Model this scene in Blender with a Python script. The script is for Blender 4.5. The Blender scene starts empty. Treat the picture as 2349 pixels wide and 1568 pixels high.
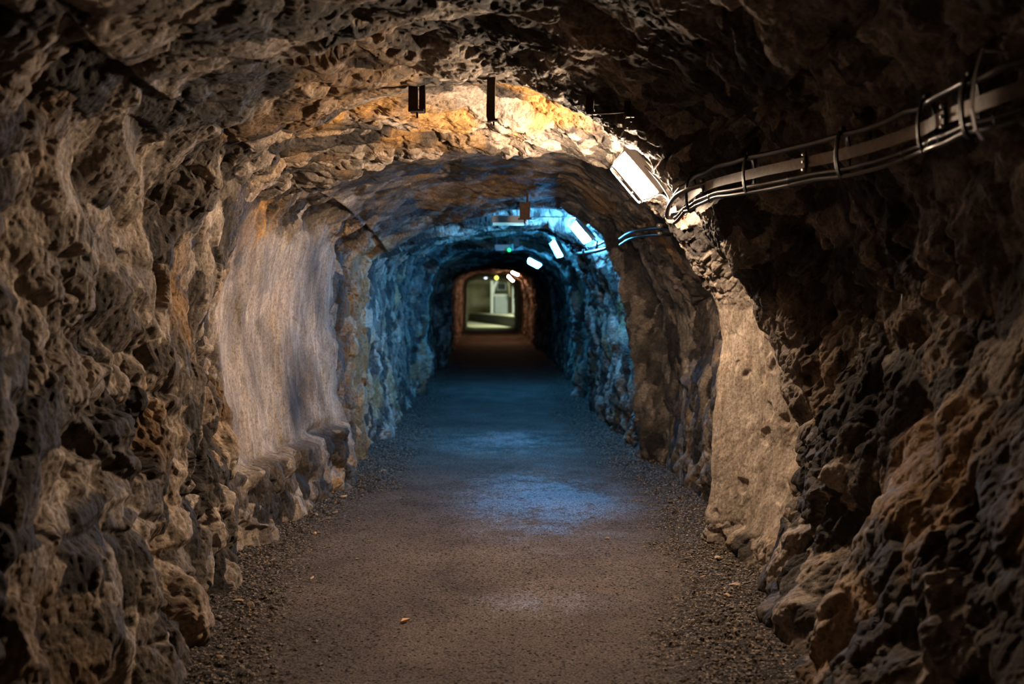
import bpy, bmesh, math, random, time
import numpy as np
from mathutils import Vector, Matrix
T0 = time.time()
random.seed(7)
rng = np.random.default_rng(11)
SC = bpy.context.scene
COL = SC.collection
F32 = np.float32

# ---------------------------------------------------------------- camera (35 mm lens, eye 1.5 m above the gravel)
FPX = 35.0 / 36.0 * 2349.0
CX, CY, EYE = 1130.0, 690.0, 1.5


def at(px, py, d):
    """a point of the place seen at that spot of the photograph, d metres down the tunnel"""
    return Vector(((px - CX) / FPX * d, d, EYE - (py - CY) / FPX * d))


cam_d = bpy.data.cameras.new('camera')
cam = bpy.data.objects.new('camera', cam_d)
COL.objects.link(cam)
cam.location = (0, 0, EYE)
cam.rotation_euler = (math.radians(90), 0, 0)
cam_d.sensor_width = 36
cam_d.lens = 35
cam_d.shift_x = (1174.5 - CX) / 2349
cam_d.shift_y = -(784 - CY) / 2349
cam_d.clip_start = 0.05
cam_d.dof.use_dof = True
cam_d.dof.focus_distance = 5.6
cam_d.dof.aperture_fstop = 2.0
SC.camera = cam

# ---------------------------------------------------------------- object helpers


def tag(o, label=None, cat=None, group=None, kind=None):
    if label:
        o['label'] = label
    if cat:
        o['category'] = cat
    if group:
        o['group'] = group
    if kind:
        o['kind'] = kind
    return o


def link(name, me, mat=None, parent=None):
    o = bpy.data.objects.new(name, me)
    COL.objects.link(o)
    if mat is not None:
        me.materials.append(mat)
    if parent is not None:
        o.parent = parent
    return o


def empty(name, loc=(0, 0, 0), rot=None):
    o = bpy.data.objects.new(name, None)
    COL.objects.link(o)
    if rot is not None:
        o.matrix_world = Matrix.Translation(Vector(loc)) @ rot.to_4x4()
    else:
        o.location = loc
    o.empty_display_size = 0.1
    return o


def np_mesh(name, V, Q, smooth=False, attr=None):
    me = bpy.data.meshes.new(name)
    V = np.ascontiguousarray(V, dtype=F32)
    Q = np.ascontiguousarray(Q, dtype=np.int32)
    me.vertices.add(len(V))
    me.vertices.foreach_set('co', V.ravel())
    k = Q.shape[1]
    me.loops.add(Q.size)
    me.loops.foreach_set('vertex_index', Q.ravel())
    me.polygons.add(len(Q))
    me.polygons.foreach_set('loop_start', np.arange(0, Q.size, k, dtype=np.int32))
    me.update(calc_edges=True)
    me.polygons.foreach_set('use_smooth', np.full(len(Q), bool(smooth)))
    if attr is not None:
        a = me.color_attributes.new(name='rock', type='FLOAT_COLOR', domain='POINT')
        a.data.foreach_set('color', np.ascontiguousarray(attr, dtype=F32).ravel())
    return me


def grid_quads(nr, nc):
    i = np.arange(nr * nc, dtype=np.int32).reshape(nr, nc)
    return np.stack([i[:-1, :-1], i[:-1, 1:], i[1:, 1:], i[1:, :-1]], -1).reshape(-1, 4)


class MB:
    """collects boxes, tubes and lathes into one mesh"""

    def __init__(s):
        s.bm = bmesh.new()

    def box(s, c, size, rot=None, bevel=0.0, taper=None):
        r = bmesh.ops.create_cube(s.bm, size=1)
        vs = r['verts']
        for v in vs:
            v.co = Vector((v.co.x * size[0], v.co.y * size[1], v.co.z * size[2]))
            if taper and v.co.z > 0:
                v.co.x *= taper
                v.co.y *= taper
        if bevel:
            es = list({e for v in vs for e in v.link_edges})
            b = bmesh.ops.bevel(s.bm, geom=es, offset=bevel, segments=2, affect='EDGES', profile=0.7)
            vs = list({v for f in b['faces'] for v in f.verts} | {v for v in vs if v.is_valid})
        for v in vs:
            if rot is not None:
                v.co = rot @ v.co
            v.co = v.co + Vector(c)
        return s

    def rounded(s, c, lx, ly, z0, z1, rad, shrink=0.0, dome=0.0, seg=6, steps=5):
        """a rounded rectangular lens or pan between z0 and z1, narrowing by shrink and softly domed"""
        rings = []
        for k in range(steps + 1):
            f = k / steps
            z = z0 + (z1 - z0) * f
            if dome:
                z = z0 + (z1 - z0) * math.sin(f * math.pi / 2)
                sh = shrink * (1 - math.cos(f * math.pi / 2))
            else:
                sh = shrink * f
            hx, hy = lx / 2 - sh, ly / 2 - sh
            r = min(rad, hx * .98, hy * .98)
            ring = []
            for cxs, cys, a0 in ((1, 1, 0), (-1, 1, 90), (-1, -1, 180), (1, -1, 270)):
                for j in range(seg + 1):
                    a = math.radians(a0 + 90 * j / seg)
                    ring.append(s.bm.verts.new((c[0] + cxs * (hx - r) + r * math.cos(a), c[1] + cys * (hy - r) + r * math.sin(a), c[2] + z)))
            rings.append(ring)
        n = len(rings[0])
        for a, b in zip(rings, rings[1:]):
            for j in range(n):
                s.bm.faces.new((a[j], a[(j + 1) % n], b[(j + 1) % n], b[j]))
        s.bm.faces.new(rings[-1])
        s.bm.faces.new(rings[0][::-1])
        return s

    def tube(s, pts, r, seg=10, closed=False, flat=None):
        pts = [Vector(p) for p in pts]
        n = len(pts)
        rings = []
        up = Vector((0, 0, 1))
        prev = None
        for i, p in enumerate(pts):
            a = pts[(i - 1) % n] if (closed or i > 0) else p
            b = pts[(i + 1) % n] if (closed or i < n - 1) else p
            t = (b - a)
            t = t.normalized() if t.length > 1e-9 else Vector((0, 1, 0))
            if prev is None:
                u = up if abs(t.dot(up)) < .9 else Vector((1, 0, 0))
                nx = t.cross(u).normalized()
            else:
                nx = (prev - t * prev.dot(t)).normalized()
            prev = nx
            ny = t.cross(nx).normalized()
            rr = r[i] if isinstance(r, (list, tuple)) else r
            ring = []
            for k in range(seg):
                an = 2 * math.pi * k / seg
                fx = rr * math.cos(an)
                fy = rr * math.sin(an)
                ring.append(s.bm.verts.new(p + nx * fx + ny * fy))
            rings.append(ring)
        m = n if closed else n - 1
        for i in range(m):
            a, b = rings[i], rings[(i + 1) % n]
            for k in range(seg):
                s.bm.faces.new((a[k], a[(k + 1) % seg], b[(k + 1) % seg], b[k]))
        if not closed:
            s.bm.faces.new(rings[0][::-1])
            s.bm.faces.new(rings[-1])
        return s

    def strip(s, pts, wdir, w, t):
        """a flat bar swept along pts: wdir(i) gives the width direction, t the thickness"""
        pts = [Vector(p) for p in pts]
        n = len(pts)
        rings = []
        for i, p in enumerate(pts):
            tg = (pts[min(i + 1, n - 1)] - pts[max(i - 1, 0)]).normalized()
            wd = wdir(i)
            wd = (wd - tg * wd.dot(tg)).normalized()
            nn = tg.cross(wd).normalized()
            rings.append([s.bm.verts.new(p + wd * a * w / 2 + nn * b * t / 2) for a, b in ((-1, -1), (1, -1), (1, 1), (-1, 1))])
        for a, b in zip(rings, rings[1:]):
            for k in range(4):
                s.bm.faces.new((a[k], a[(k + 1) % 4], b[(k + 1) % 4], b[k]))
        s.bm.faces.new(rings[0][::-1])
        s.bm.faces.new(rings[-1])
        return s

    def prism(s, poly, axis_from, axis_to):
        """polygon of (x, z) pairs extruded from y=axis_from to y=axis_to"""
        a = [s.bm.verts.new((x, axis_from, z)) for x, z in poly]
        b = [s.bm.verts.new((x, axis_to, z)) for x, z in poly]
        n = len(poly)
        s.bm.faces.new(a)
        s.bm.faces.new(b[::-1])
        for i in range(n):
            s.bm.faces.new((a[i], b[i], b[(i + 1) % n], a[(i + 1) % n]))
        return s

    def build(s, name, mat, parent=None, smooth=False, jitter=0.0):
        if jitter:
            for v in s.bm.verts:
                v.co += Vector((random.uniform(-1, 1), random.uniform(-1, 1), random.uniform(-1, 1))) * jitter
        bmesh.ops.recalc_face_normals(s.bm, faces=s.bm.faces)
        me = bpy.data.meshes.new(name)
        s.bm.to_mesh(me)
        s.bm.free()
        if smooth:
            me.polygons.foreach_set('use_smooth', np.full(len(me.polygons), True))
        return link(name, me, mat, parent)


# ---------------------------------------------------------------- noise in numpy
def _h(ix, iy, iz, seed):
    h = (ix.astype(np.uint32) * np.uint32(73856093)) ^ (iy.astype(np.uint32) * np.uint32(19349663)) ^ (iz.astype(np.uint32) * np.uint32(83492791)) ^ np.uint32((seed * 2654435761) & 0xffffffff)
    h ^= h >> np.uint32(16)
    h *= np.uint32(0x7feb352d)
    h ^= h >> np.uint32(15)
    h *= np.uint32(0x846ca68b)
    h ^= h >> np.uint32(16)
    return h


def _r(h, k):
    """several uniform numbers out of one hash"""
    g = h * np.uint32((2 * k + 1) * 0x9E3779B1 & 0xffffffff)
    g ^= g >> np.uint32(15)
    return (g & np.uint32(0xffffff)).astype(F32) / F32(16777216.0)


def chunks(n, c=150000):
    for a in range(0, n, c):
        yield slice(a, min(n, a + c))


def vnoise(P, seed):
    out = np.empty(len(P), F32)
    for s in chunks(len(P)):
        p = P[s]
        i = np.floor(p).astype(np.int32)
        f = (p - i).astype(F32)
        u = f * f * (3 - 2 * f)
        acc = 0
        for dx in (0, 1):
            wx = u[:, 0] if dx else 1 - u[:, 0]
            for dy in (0, 1):
                wy = u[:, 1] if dy else 1 - u[:, 1]
                for dz in (0, 1):
                    wz = u[:, 2] if dz else 1 - u[:, 2]
                    acc = acc + wx * wy * wz * _r(_h(i[:, 0] + dx, i[:, 1] + dy, i[:, 2] + dz, seed), 0)
        out[s] = acc
    return out * 2 - 1


def fbm(P, seed, octaves=3):
    a, t, amp = 0, 0, 1.0
    for o in range(octaves):
        a = a + amp * vnoise(P * F32(2.03 ** o), seed + o * 17)
        t += amp
        amp *= .5
    return a / t


def facets(P, scale, seed, grad=0.5, R=None, soft=.10):
    """broken stone: every Voronoi cell is one tilted plane. returns height, cell value, edge distance"""
    n = len(P)
    H = np.empty(n, F32)
    CV = np.empty(n, F32)
    ED = np.empty(n, F32)
    sc = np.array(scale, F32)
    for s in chunks(n):
        q = P[s]
        if R is not None:
            q = q @ R.T
        q = (q / sc).astype(F32)
        i0 = np.floor(q - 0.5).astype(np.int32)
        best = np.full(len(q), 9e9, F32)
        sec = np.full(len(q), 9e9, F32)
        bh = np.zeros(len(q), F32)
        sh = np.zeros(len(q), F32)
        bc = np.zeros(len(q), F32)
        for dx in (0, 1):
            for dy in (0, 1):
                for dz in (0, 1):
                    cx, cy, cz = i0[:, 0] + dx, i0[:, 1] + dy, i0[:, 2] + dz
                    h = _h(cx, cy, cz, seed)
                    ex = q[:, 0] - (cx + .12 + .76 * _r(h, 1))
                    ey = q[:, 1] - (cy + .12 + .76 * _r(h, 2))
                    ez = q[:, 2] - (cz + .12 + .76 * _r(h, 3))
                    d2 = ex * ex + ey * ey + ez * ez
                    v = _r(h, 4)
                    hh = (v * 2 - 1) + grad * 2 * (ex * (_r(h, 5) * 2 - 1) + ey * (_r(h, 6) * 2 - 1) + ez * (_r(h, 7) * 2 - 1))
                    m = d2 < best
                    m2 = (~m) & (d2 < sec)
                    sh = np.where(m, bh, np.where(m2, hh, sh))
                    sec = np.where(m, best, np.minimum(sec, d2))
                    best = np.where(m, d2, best)
                    bh = np.where(m, hh, bh)
                    bc = np.where(m, _r(h, 8), bc)
        ed = np.sqrt(sec) - np.sqrt(best)
        wgt = .5 + .5 * np.clip(ed / soft, 0, 1)
        H[s] = bh * wgt + sh * (1 - wgt)
        CV[s] = bc
        ED[s] = ed
    return H, CV, ED


def crags(P, scale, seed, k=1.5, R=None, spread=.7):
    """broken stone without steps: every cell is a flat-sided, lopsided pyramid and the highest one wins,
    so the surface is a continuous run of flat faces meeting in sharp arrises and creases"""
    n = len(P)
    H = np.empty(n, F32)
    CV = np.empty(n, F32)
    ED = np.empty(n, F32)
    sc = np.array(scale, F32)
    for s in chunks(n, 120000):
        q = P[s]
        if R is not None:
            q = q @ R.T
        q = (q / sc).astype(F32)
        i0 = np.floor(q - 0.5).astype(np.int32)
        best = np.full(len(q), -9e9, F32)
        sec = np.full(len(q), -9e9, F32)
        bc = np.zeros(len(q), F32)
        for dx in (0, 1):
            for dy in (0, 1):
                for dz in (0, 1):
                    cx, cy, cz = i0[:, 0] + dx, i0[:, 1] + dy, i0[:, 2] + dz
                    h = _h(cx, cy, cz, seed)
                    e0 = q[:, 0] - (cx + .15 + .7 * _r(h, 1))
                    e1 = q[:, 1] - (cy + .15 + .7 * _r(h, 2))
                    e2 = q[:, 2] - (cz + .15 + .7 * _r(h, 3))
                    a0, a1, a2 = _r(h, 5) - .5, _r(h, 6) - .5, _r(h, 7) - .5
                    s1 = (1.1 + a0) * e0 + a1 * e1 + a2 * e2
                    s2 = -(1.1 - a1) * e0 + a2 * e1 + a0 * e2
                    s3 = a2 * e0 + (1.1 + a1) * e1 + a0 * e2
                    s4 = a1 * e0 - (1.1 - a0) * e1 - a1 * e2
                    s5 = a0 * e0 - a2 * e1 + (1.1 + a2) * e2
                    s6 = -a2 * e0 + a0 * e1 - (1.1 - a1) * e2
                    m = np.maximum(np.maximum(np.maximum(s1, s2), np.maximum(s3, s4)), np.maximum(s5, s6))
                    hh = spread * _r(h, 4) - k * m
                    w_ = hh > best
                    sec = np.where(w_, best, np.maximum(sec, hh))
                    best = np.where(w_, hh, best)
                    bc = np.where(w_, _r(h, 8), bc)
        H[s] = best
        CV[s] = bc
        ED[s] = best - sec
    m_ = H[::97]
    lo_, hi_ = np.percentile(m_, 35), np.percentile(m_, 88)
    H = np.minimum(H, lo_ + (hi_ - lo_) * CV)
    return H - F32(np.median(H[::97])), CV, ED


def rotm(ax, ay, az):
    from mathutils import Euler
    return np.array(Euler((math.radians(ax), math.radians(ay), math.radians(az))).to_matrix(), dtype=F32)


def sstep(a, b, x):
    t = np.clip((x - a) / (b - a), 0, 1)
    return t * t * (3 - 2 * t)


def bump(x, c, w):
    return np.exp(-((x - c) / w) ** 2)


# ---------------------------------------------------------------- the tunnel's shape: cross sections (x at wall heights, ceiling points)
# each: y, floor_l, low_l, mid_l, shoulder_l(x,z), crown(3 points), shoulder_r, mid_r, low_r, floor_r
ST = [
    (-4.0, -1.25, -1.4, -1.55, (-1.4, 2.15), (-.75, 2.6), (0, 2.72), (.75, 2.66), (1.42, 2.25), 1.6, 1.45, 1.25),
    (1.5, -1.25, -1.45, -1.6, (-1.48, 2.2), (-.75, 2.6), (0, 2.76), (.78, 2.7), (1.46, 2.28), 1.68, 1.5, 1.2),
    (2.6, -1.22, -1.45, -1.62, (-1.48, 2.18), (-.72, 2.58), (0, 2.74), (.76, 2.68), (1.45, 2.26), 1.68, 1.46, 1.16),
    (3.6, -1.25, -1.42, -1.6, (-1.46, 2.12), (-.75, 2.50), (0, 2.68), (.74, 2.62), (1.40, 2.22), 1.67, 1.42, 1.13),
    (4.4, -1.32, -1.42, -1.56, (-1.42, 2.12), (-.78, 2.50), (0, 2.63), (.68, 2.52), (1.28, 2.14), 1.64, 1.46, 1.18),
    (5.0, -1.38, -1.43, -1.53, (-1.38, 2.10), (-.76, 2.49), (0, 2.61), (.55, 2.41), (.965, 2.04), 1.36, 1.52, 1.32),
    (5.2, -1.41, -1.44, -1.51, (-1.38, 2.12), (-.78, 2.52), (0, 2.64), (.56, 2.42), (.965, 2.03), 1.36, 1.60, 1.42),
    (5.36, -1.42, -1.46, -1.52, (-1.38, 2.15), (-.80, 2.58), (0, 2.72), (.62, 2.52), (1.10, 2.10), 1.50, 1.64, 1.45),
    (5.7, -1.45, -1.54, -1.58, (-1.4, 2.15), (-.78, 2.55), (0, 2.69), (.64, 2.5), (1.12, 2.06), 1.50, 1.50, 1.40),
    (6.05, -1.5, -1.6, -1.63, (-1.44, 2.12), (-.74, 2.46), (0, 2.56), (.62, 2.48), (1.03, 1.99), 1.34, 1.32, 1.30),
    (6.3, -1.5, -1.6, -1.63, (-1.44, 2.10), (-.76, 2.39), (0, 2.49), (.66, 2.44), (1.18, 2.04), 1.62, 1.58, 1.52),
    (6.42, -1.5, -1.58, -1.62, (-1.43, 2.09), (-.76, 2.39), (0, 2.49), (.66, 2.44), (1.19, 2.05), 1.62, 1.58, 1.52),
    (6.6, -1.48, -1.56, -1.60, (-1.42, 2.12), (-.78, 2.47), (0, 2.60), (.68, 2.55), (1.24, 2.10), 1.64, 1.6, 1.54),
    (7.4, -1.40, -1.45, -1.46, (-1.3, 2.08), (-.70, 2.44), (0, 2.57), (.66, 2.53), (1.22, 2.12), 1.62, 1.6, 1.55),
    (8.1, -1.16, -1.28, -1.30, (-1.22, 2.0), (-.64, 2.36), (0, 2.50), (.64, 2.50), (1.2, 2.12), 1.56, 1.56, 1.52),
    (8.85, -1.20, -1.20, -1.20, (-1.18, 1.92), (-.62, 2.25), (0, 2.37), (.58, 2.43), (1.14, 2.14), 1.50, 1.52, 1.5),
    (9.22, -1.20, -1.18, -1.17, (-1.14, 1.85), (-.62, 2.16), (0, 2.28), (.60, 2.375), (1.02, 2.10), 1.24, 1.29, 1.32),
    (9.30, -1.20, -1.18, -1.17, (-1.14, 1.86), (-.62, 2.17), (0, 2.29), (.60, 2.38), (1.02, 2.11), 1.26, 1.31, 1.34),
    (9.42, -1.25, -1.28, -1.28, (-1.26, 1.98), (-.7, 2.52), (0, 2.70), (.56, 2.70), (1.14, 2.24), 1.50, 1.5, 1.48),
    (10.25, -1.22, -1.25, -1.25, (-1.2, 2.0), (-.7, 2.50), (0, 2.66), (.56, 2.62), (1.12, 2.16), 1.46, 1.48, 1.45),
    (10.55, -1.15, -1.22, -1.22, (-1.14, 1.95), (-.62, 2.20), (0, 2.30), (.6, 2.30), (1.06, 2.02), 1.36, 1.39, 1.37),
    (12.8, -1.20, -1.24, -1.24, (-1.16, 1.98), (-.62, 2.28), (0, 2.38), (.62, 2.38), (1.05, 2.08), 1.30, 1.32, 1.30),
    (13.2, -1.20, -1.24, -1.25, (-1.16, 1.98), (-.62, 2.28), (0, 2.38), (.62, 2.38), (1.0, 2.05), 1.20, 1.24, 1.24),
    (13.6, -1.20, -1.24, -1.26, (-1.18, 2.05), (-.62, 2.40), (0, 2.46), (.62, 2.44), (1.18, 2.1), 1.42, 1.42, 1.38),
    (14.9, -1.20, -1.24, -1.26, (-1.18, 2.05), (-.62, 2.40), (0, 2.46), (.62, 2.44), (1.18, 2.1), 1.42, 1.42, 1.38),
    (15.4, -1.02, -1.00, -.98, (-.94, 1.95), (-.56, 2.30), (0, 2.34), (.6, 2.36), (1.08, 2.08), 1.24, 1.26, 1.26),
    (15.7, -1.04, -1.02, -1.0, (-.96, 1.95), (-.56, 2.26), (0, 2.34), (.6, 2.36), (1.15, 2.1), 1.42, 1.4, 1.35),
    (16.3, -1.24, -1.28, -1.30, (-1.22, 2.0), (-.62, 2.4), (0, 2.48), (.62, 2.44), (1.2, 2.1), 1.42, 1.42, 1.4),
    (21.4, -1.2, -1.22, -1.24, (-1.16, 2.05), (-.6, 2.40), (0, 2.50), (.66, 2.46), (1.25, 2.1), 1.48, 1.48, 1.42),
    (22.0, -.98, -.94, -.93, (-.90, 2.04), (-.45, 2.28), (.05, 2.37), (.7, 2.34), (1.20, 2.02), 1.36, 1.38, 1.36),
    (22.3, -.98, -.94, -.93, (-.90, 2.04), (-.45, 2.28), (.05, 2.37), (.7, 2.34), (1.20, 2.02), 1.36, 1.38, 1.36),
    (23.0, -1.25, -1.3, -1.3, (-1.2, 2.1), (-.6, 2.46), (0, 2.5), (.66, 2.5), (1.3, 2.1), 1.5, 1.5, 1.46),
    (28.5, -1.25, -1.3, -1.3, (-1.2, 2.1), (-.6, 2.46), (0, 2.5), (.66, 2.5), (1.3, 2.1), 1.5, 1.5, 1.46),
    (30.0, -1.18, -1.16, -1.16, (-1.12, 2.2), (-.62, 2.42), (0, 2.46), (.62, 2.44), (1.2, 2.2), 1.38, 1.36, 1.3),
    (32.0, -1.28, -1.25, -1.25, (-1.2, 2.25), (-.65, 2.56), (0, 2.62), (.72, 2.58), (1.25, 2.3), 1.48, 1.42, 1.38),
    (36.0, -1.3, -1.26, -1.25, (-1.2, 2.25), (-.65, 2.56), (0, 2.6), (.62, 2.58), (1.2, 2.3), 1.45, 1.4, 1.35),
    (45.0, -1.36, -1.34, -1.32, (-1.28, 2.4), (-.72, 2.72), (0, 2.76), (.62, 2.7), (1.2, 2.4), 1.36, 1.36, 1.32),
    (56.0, -1.42, -1.42, -1.42, (-1.36, 2.5), (-.75, 2.7), (0, 2.72), (.62, 2.72), (1.1, 2.4), 1.22, 1.22, 1.2),
]
SY = np.array([s[0] for s in ST])
CT = np.zeros((len(ST), 11, 2))
for k, s in enumerate(ST):
    CT[k] = [(s[1], -.12), (s[2], .7), (s[3], 1.45), s[4], s[5], s[6], s[7], s[8], (s[9], 1.45), (s[10], .7), (s[11], -.12)]


def section(y):
    """the eleven guide points of the cross section at each y (array)"""
    k = np.clip(np.searchsorted(SY, y) - 1, 0, len(SY) - 2)
    f = (y - SY[k]) / (SY[k + 1] - SY[k])
    f = f * f * (3 - 2 * f) * .6 + f * .4
    return CT[k] * (1 - f)[:, None, None] + CT[k + 1] * f[:, None, None]


def rows():
    y = [-4.0]
    while y[-1] < 56:
        a = y[-1]
        if a < 1.9:
            d = .05
        elif a < 4.4:
            d = .0066
        elif a < 6.6:
            d = .006
        elif a < 10:
            d = .006 + (a - 6.6) * .004
        else:
            d = .021 + (a - 10) * .0028
        y.append(a + d)
    return np.array(y)


YR = rows()
NPER = 136
TC = np.linspace(0, 10, 10 * NPER + 1)
G = section(YR)                                   # rows x 11 x 2
seg = np.clip(np.floor(TC).astype(int), 0, 9)
ft = TC - seg
# Catmull-Rom along the section
Gp = np.concatenate([2 * G[:, :1] - G[:, 1:2], G, 2 * G[:, -1:] - G[:, -2:-1]], 1)
p0, p1, p2, p3 = Gp[:, seg], Gp[:, seg + 1], Gp[:, seg + 2], Gp[:, seg + 3]
f = ft[None, :, None]
XZ = .5 * (2 * p1 + (p2 - p0) * f + (2 * p0 - 5 * p1 + 4 * p2 - p3) * f ** 2 + (3 * p1 - p0 - 3 * p2 + p3) * f ** 3)
XZ = XZ * .6 + (p1 * (1 - f) + p2 * f) * .4        # a little squarer than the smooth curve
NR, NC = XZ.shape[:2]
B = np.empty((NR, NC, 3), F32)
B[..., 0] = XZ[..., 0]
B[..., 1] = YR[:, None]
B[..., 2] = XZ[..., 1]
# outward direction of the section (away from the tunnel axis)
tg = np.gradient(XZ, axis=1)
nl = np.sqrt((tg ** 2).sum(-1, keepdims=True)) + 1e-9
tg /= nl
N = np.zeros((NR, NC, 3), F32)
N[..., 0] = -tg[..., 1]
N[..., 2] = tg[..., 0]                               # left wall runs up, so this points to -x; crown points to +z
TT = np.broadcast_to(TC[None, :], (NR, NC)).ravel().astype(F32)
P = B.reshape(-1, 3)
NN = N.reshape(-1, 3)
del XZ, p0, p1, p2, p3, tg
X, Y, Z = P[:, 0], P[:, 1], P[:, 2]
print('grid', NR, NC, NR * NC, round(time.time() - T0, 1))

left = sstep(3.6, 3.0, TT)
right = sstep(6.4, 7.0, TT)
top = 1 - left - right

# where the stone is calm: the pale slab on the left, the lit buttress on the right
wob = fbm(P * F32(1.7), 5, 2) * .25
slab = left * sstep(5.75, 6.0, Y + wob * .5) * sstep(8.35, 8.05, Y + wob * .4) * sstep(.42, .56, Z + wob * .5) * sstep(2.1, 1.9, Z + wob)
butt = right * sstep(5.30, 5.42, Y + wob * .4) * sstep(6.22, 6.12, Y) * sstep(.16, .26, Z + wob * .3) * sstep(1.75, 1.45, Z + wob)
arch = top * sstep(6.45, 6.6, Y) * sstep(9.6, 9.2, Y)
far = sstep(9.0, 10.0, Y)
massive = right * sstep(6.25, 6.5, Y) * sstep(9.9, 9.3, Y)
calm = np.clip(slab * .86 + butt * .8 + arch * .62 + massive * .45, 0, 1)
rough = 1 - calm

# domain warp bends the joints so that they do not run straight
W = np.stack([fbm(P * F32(1.1), 31, 2), fbm(P * F32(1.1), 41, 2), fbm(P * F32(1.1), 51, 2)], 1) * F32(.16)
PW = P + W + np.stack([vnoise(P * F32(4.5), 33), vnoise(P * F32(4.5), 43), vnoise(P * F32(4.5), 53)], 1) * F32(.018)
RL = rotm(18, 32, 12)
RR = rotm(-24, -28, 20)
print('warp', round(time.time() - T0, 1))
side = (X > 0)


def fac(scale, seed, k, spread=.7):
    """the beds dip one way on the left, the other way on the right; overhead they lie flat along the walls"""
    hL, cL, eL = np.zeros_like(X), np.zeros_like(X), np.zeros_like(X)
    m = TT < 3.35
    hL[m], cL[m], eL[m] = crags(PW[m], (scale[1] * 1.1, scale[0] * 1.1, scale[2] * .85), seed, k, RL, spread)
    m2 = TT > 6.65
    hL[m2], cL[m2], eL[m2] = crags(PW[m2], scale, seed + 5, k, RR, spread)
    m3 = ~(m | m2)
    hL[m3], cL[m3], eL[m3] = crags(PW[m3], (scale[2] * 1.25, scale[1] * .9, scale[0] * 1.1), seed + 9, k, rotm(18, 24, -37), spread)
    return hL, cL, eL


def grid_normals(Q):
    q = Q.reshape(NR, NC, 3)
    du = np.gradient(q, axis=0)
    dv = np.gradient(q, axis=1)
    nn = np.cross(du, dv)
    nn /= np.linalg.norm(nn, axis=-1, keepdims=True) + 1e-12
    nn = nn.reshape(-1, 3)
    sg = np.sign((nn * NN).sum(1, keepdims=True))
    return (nn * np.where(sg == 0, 1, sg)).astype(F32)


def relax(Q, it, lam=.5):
    q = Q.reshape(NR, NC, 3).copy()
    for _ in range(it):
        a = q.copy()
        a[1:-1, 1:-1] = (q[:-2, 1:-1] + q[2:, 1:-1] + q[1:-1, :-2] + q[1:-1, 2:]) * .25
        q = q * (1 - lam) + a * lam
    return q.reshape(-1, 3)


h1, c1, e1 = fac((.34, .42, .66), 101, 1.3, .9)
h2, c2, e2 = fac((.15, .165, .23), 202, 1.5, .8)
patchy = sstep(-.25, .35, fbm(P * F32(1.9), 77, 2))       # some stretches shatter, others stay massive
low = fbm(P * F32(.9), 88, 3)
vig = 1 + .45 * left * sstep(5.7, 5.2, Y) - .15 * top
inw = (low * .05 + h1 * .150 * vig * (rough * .9 + .06)
       + h2 * .095 * vig * rough * (.55 + .6 * patchy)
       )
ls, _, _ = facets(P[(calm > .1)], (.5, .45, .9), 606, .35, rotm(0, 20, 8), .5)
sl = np.zeros_like(X)
sl[calm > .1] = ls
inw = inw + sl * .02 * calm
# the rock shelf at the foot of the slab, and boulders along the feet of the walls
inw = inw + left * sstep(.50, .44, Z + wob * .35) * sstep(5.75, 6.1, Y) * sstep(8.3, 7.9, Y) * .13
inw = inw + (left + right) * sstep(.5, .0, Z) * np.clip(h1 * .5 + h2 * .6, 0, 1) * .10 * rough
# the near right wall is cleft by a dark hollow low down
inw = inw - right * bump(Y, 4.05, .22) * bump(Z, .45, .30) * .16
# the far end is lined and even
inw = inw * (1 - .55 * sstep(40, 48, Y))
lip = bump(Y, 5.15, .30) * sstep(3.6, 4.2, TT) * sstep(7.8, 7.2, TT)
inw = inw * (1 - .6 * lip)
D = P - NN * inw[:, None]
D[:, 1] += h2 * .02 * rough
D = relax(D, 2)
N2 = grid_normals(relax(D, 3))
print('coarse', round(time.time() - T0, 1))
# second stage: chips and splinters cut into the blocks themselves
PW = D + W * F32(.5) + np.stack([vnoise(P * F32(11), 34), vnoise(P * F32(11), 44), vnoise(P * F32(11), 54)], 1) * F32(.004)
h3, c3, e3 = fac((.045, .070, .095), 303, 1.5, .9)
h4, c4, e4 = fac((.018, .027, .036), 404, 1.5, .8)
fine = fbm(D * F32(16), 99, 3)
hp, cp, ep = facets(D[(calm > .1)], (.10, .11, .13), 505, .4)
pk = np.zeros_like(X)
pk[calm > .1] = (cp > .86) * sstep(.15, .5, ep)
det = (h3 * .030 * rough * (.3 + .8 * patchy) + h4 * .010 * (rough * .85 + .12)
       + fine * .0018 * (1 + calm) - pk * .022 * butt)
D = relax(D - N2 * det[:, None], 1, .35)
del N2, PW
print('detail', round(time.time() - T0, 1))

# ------------------------------------------------------------ room for the fittings
TRAY = [at(2470, 160, 2.45), at(2290, 222, 2.66), at(2160, 272, 3.0), at(2105, 300, 3.2), at(1940, 352, 3.6), at(1745, 394, 4.25), at(1625, 425, 4.8),
        at(1583, 450, 5.02), at(1552, 476, 5.14)]


def spline(pts, n):
    pts = [Vector(p) for p in pts]
    q = [2 * pts[0] - pts[1]] + pts + [2 * pts[-1] - pts[-2]]
    out = []
    m = len(pts) - 1
    for k in range(m * n + 1):
        i = min(k // n, m - 1)
        t = k / n - i
        a, b, c, d = q[i], q[i + 1], q[i + 2], q[i + 3]
        out.append(.5 * (2 * b + (c - a) * t + (2 * a - 5 * b + 4 * c - d) * t * t + (3 * b - a - 3 * c + d) * t ** 3))
    return out


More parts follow.
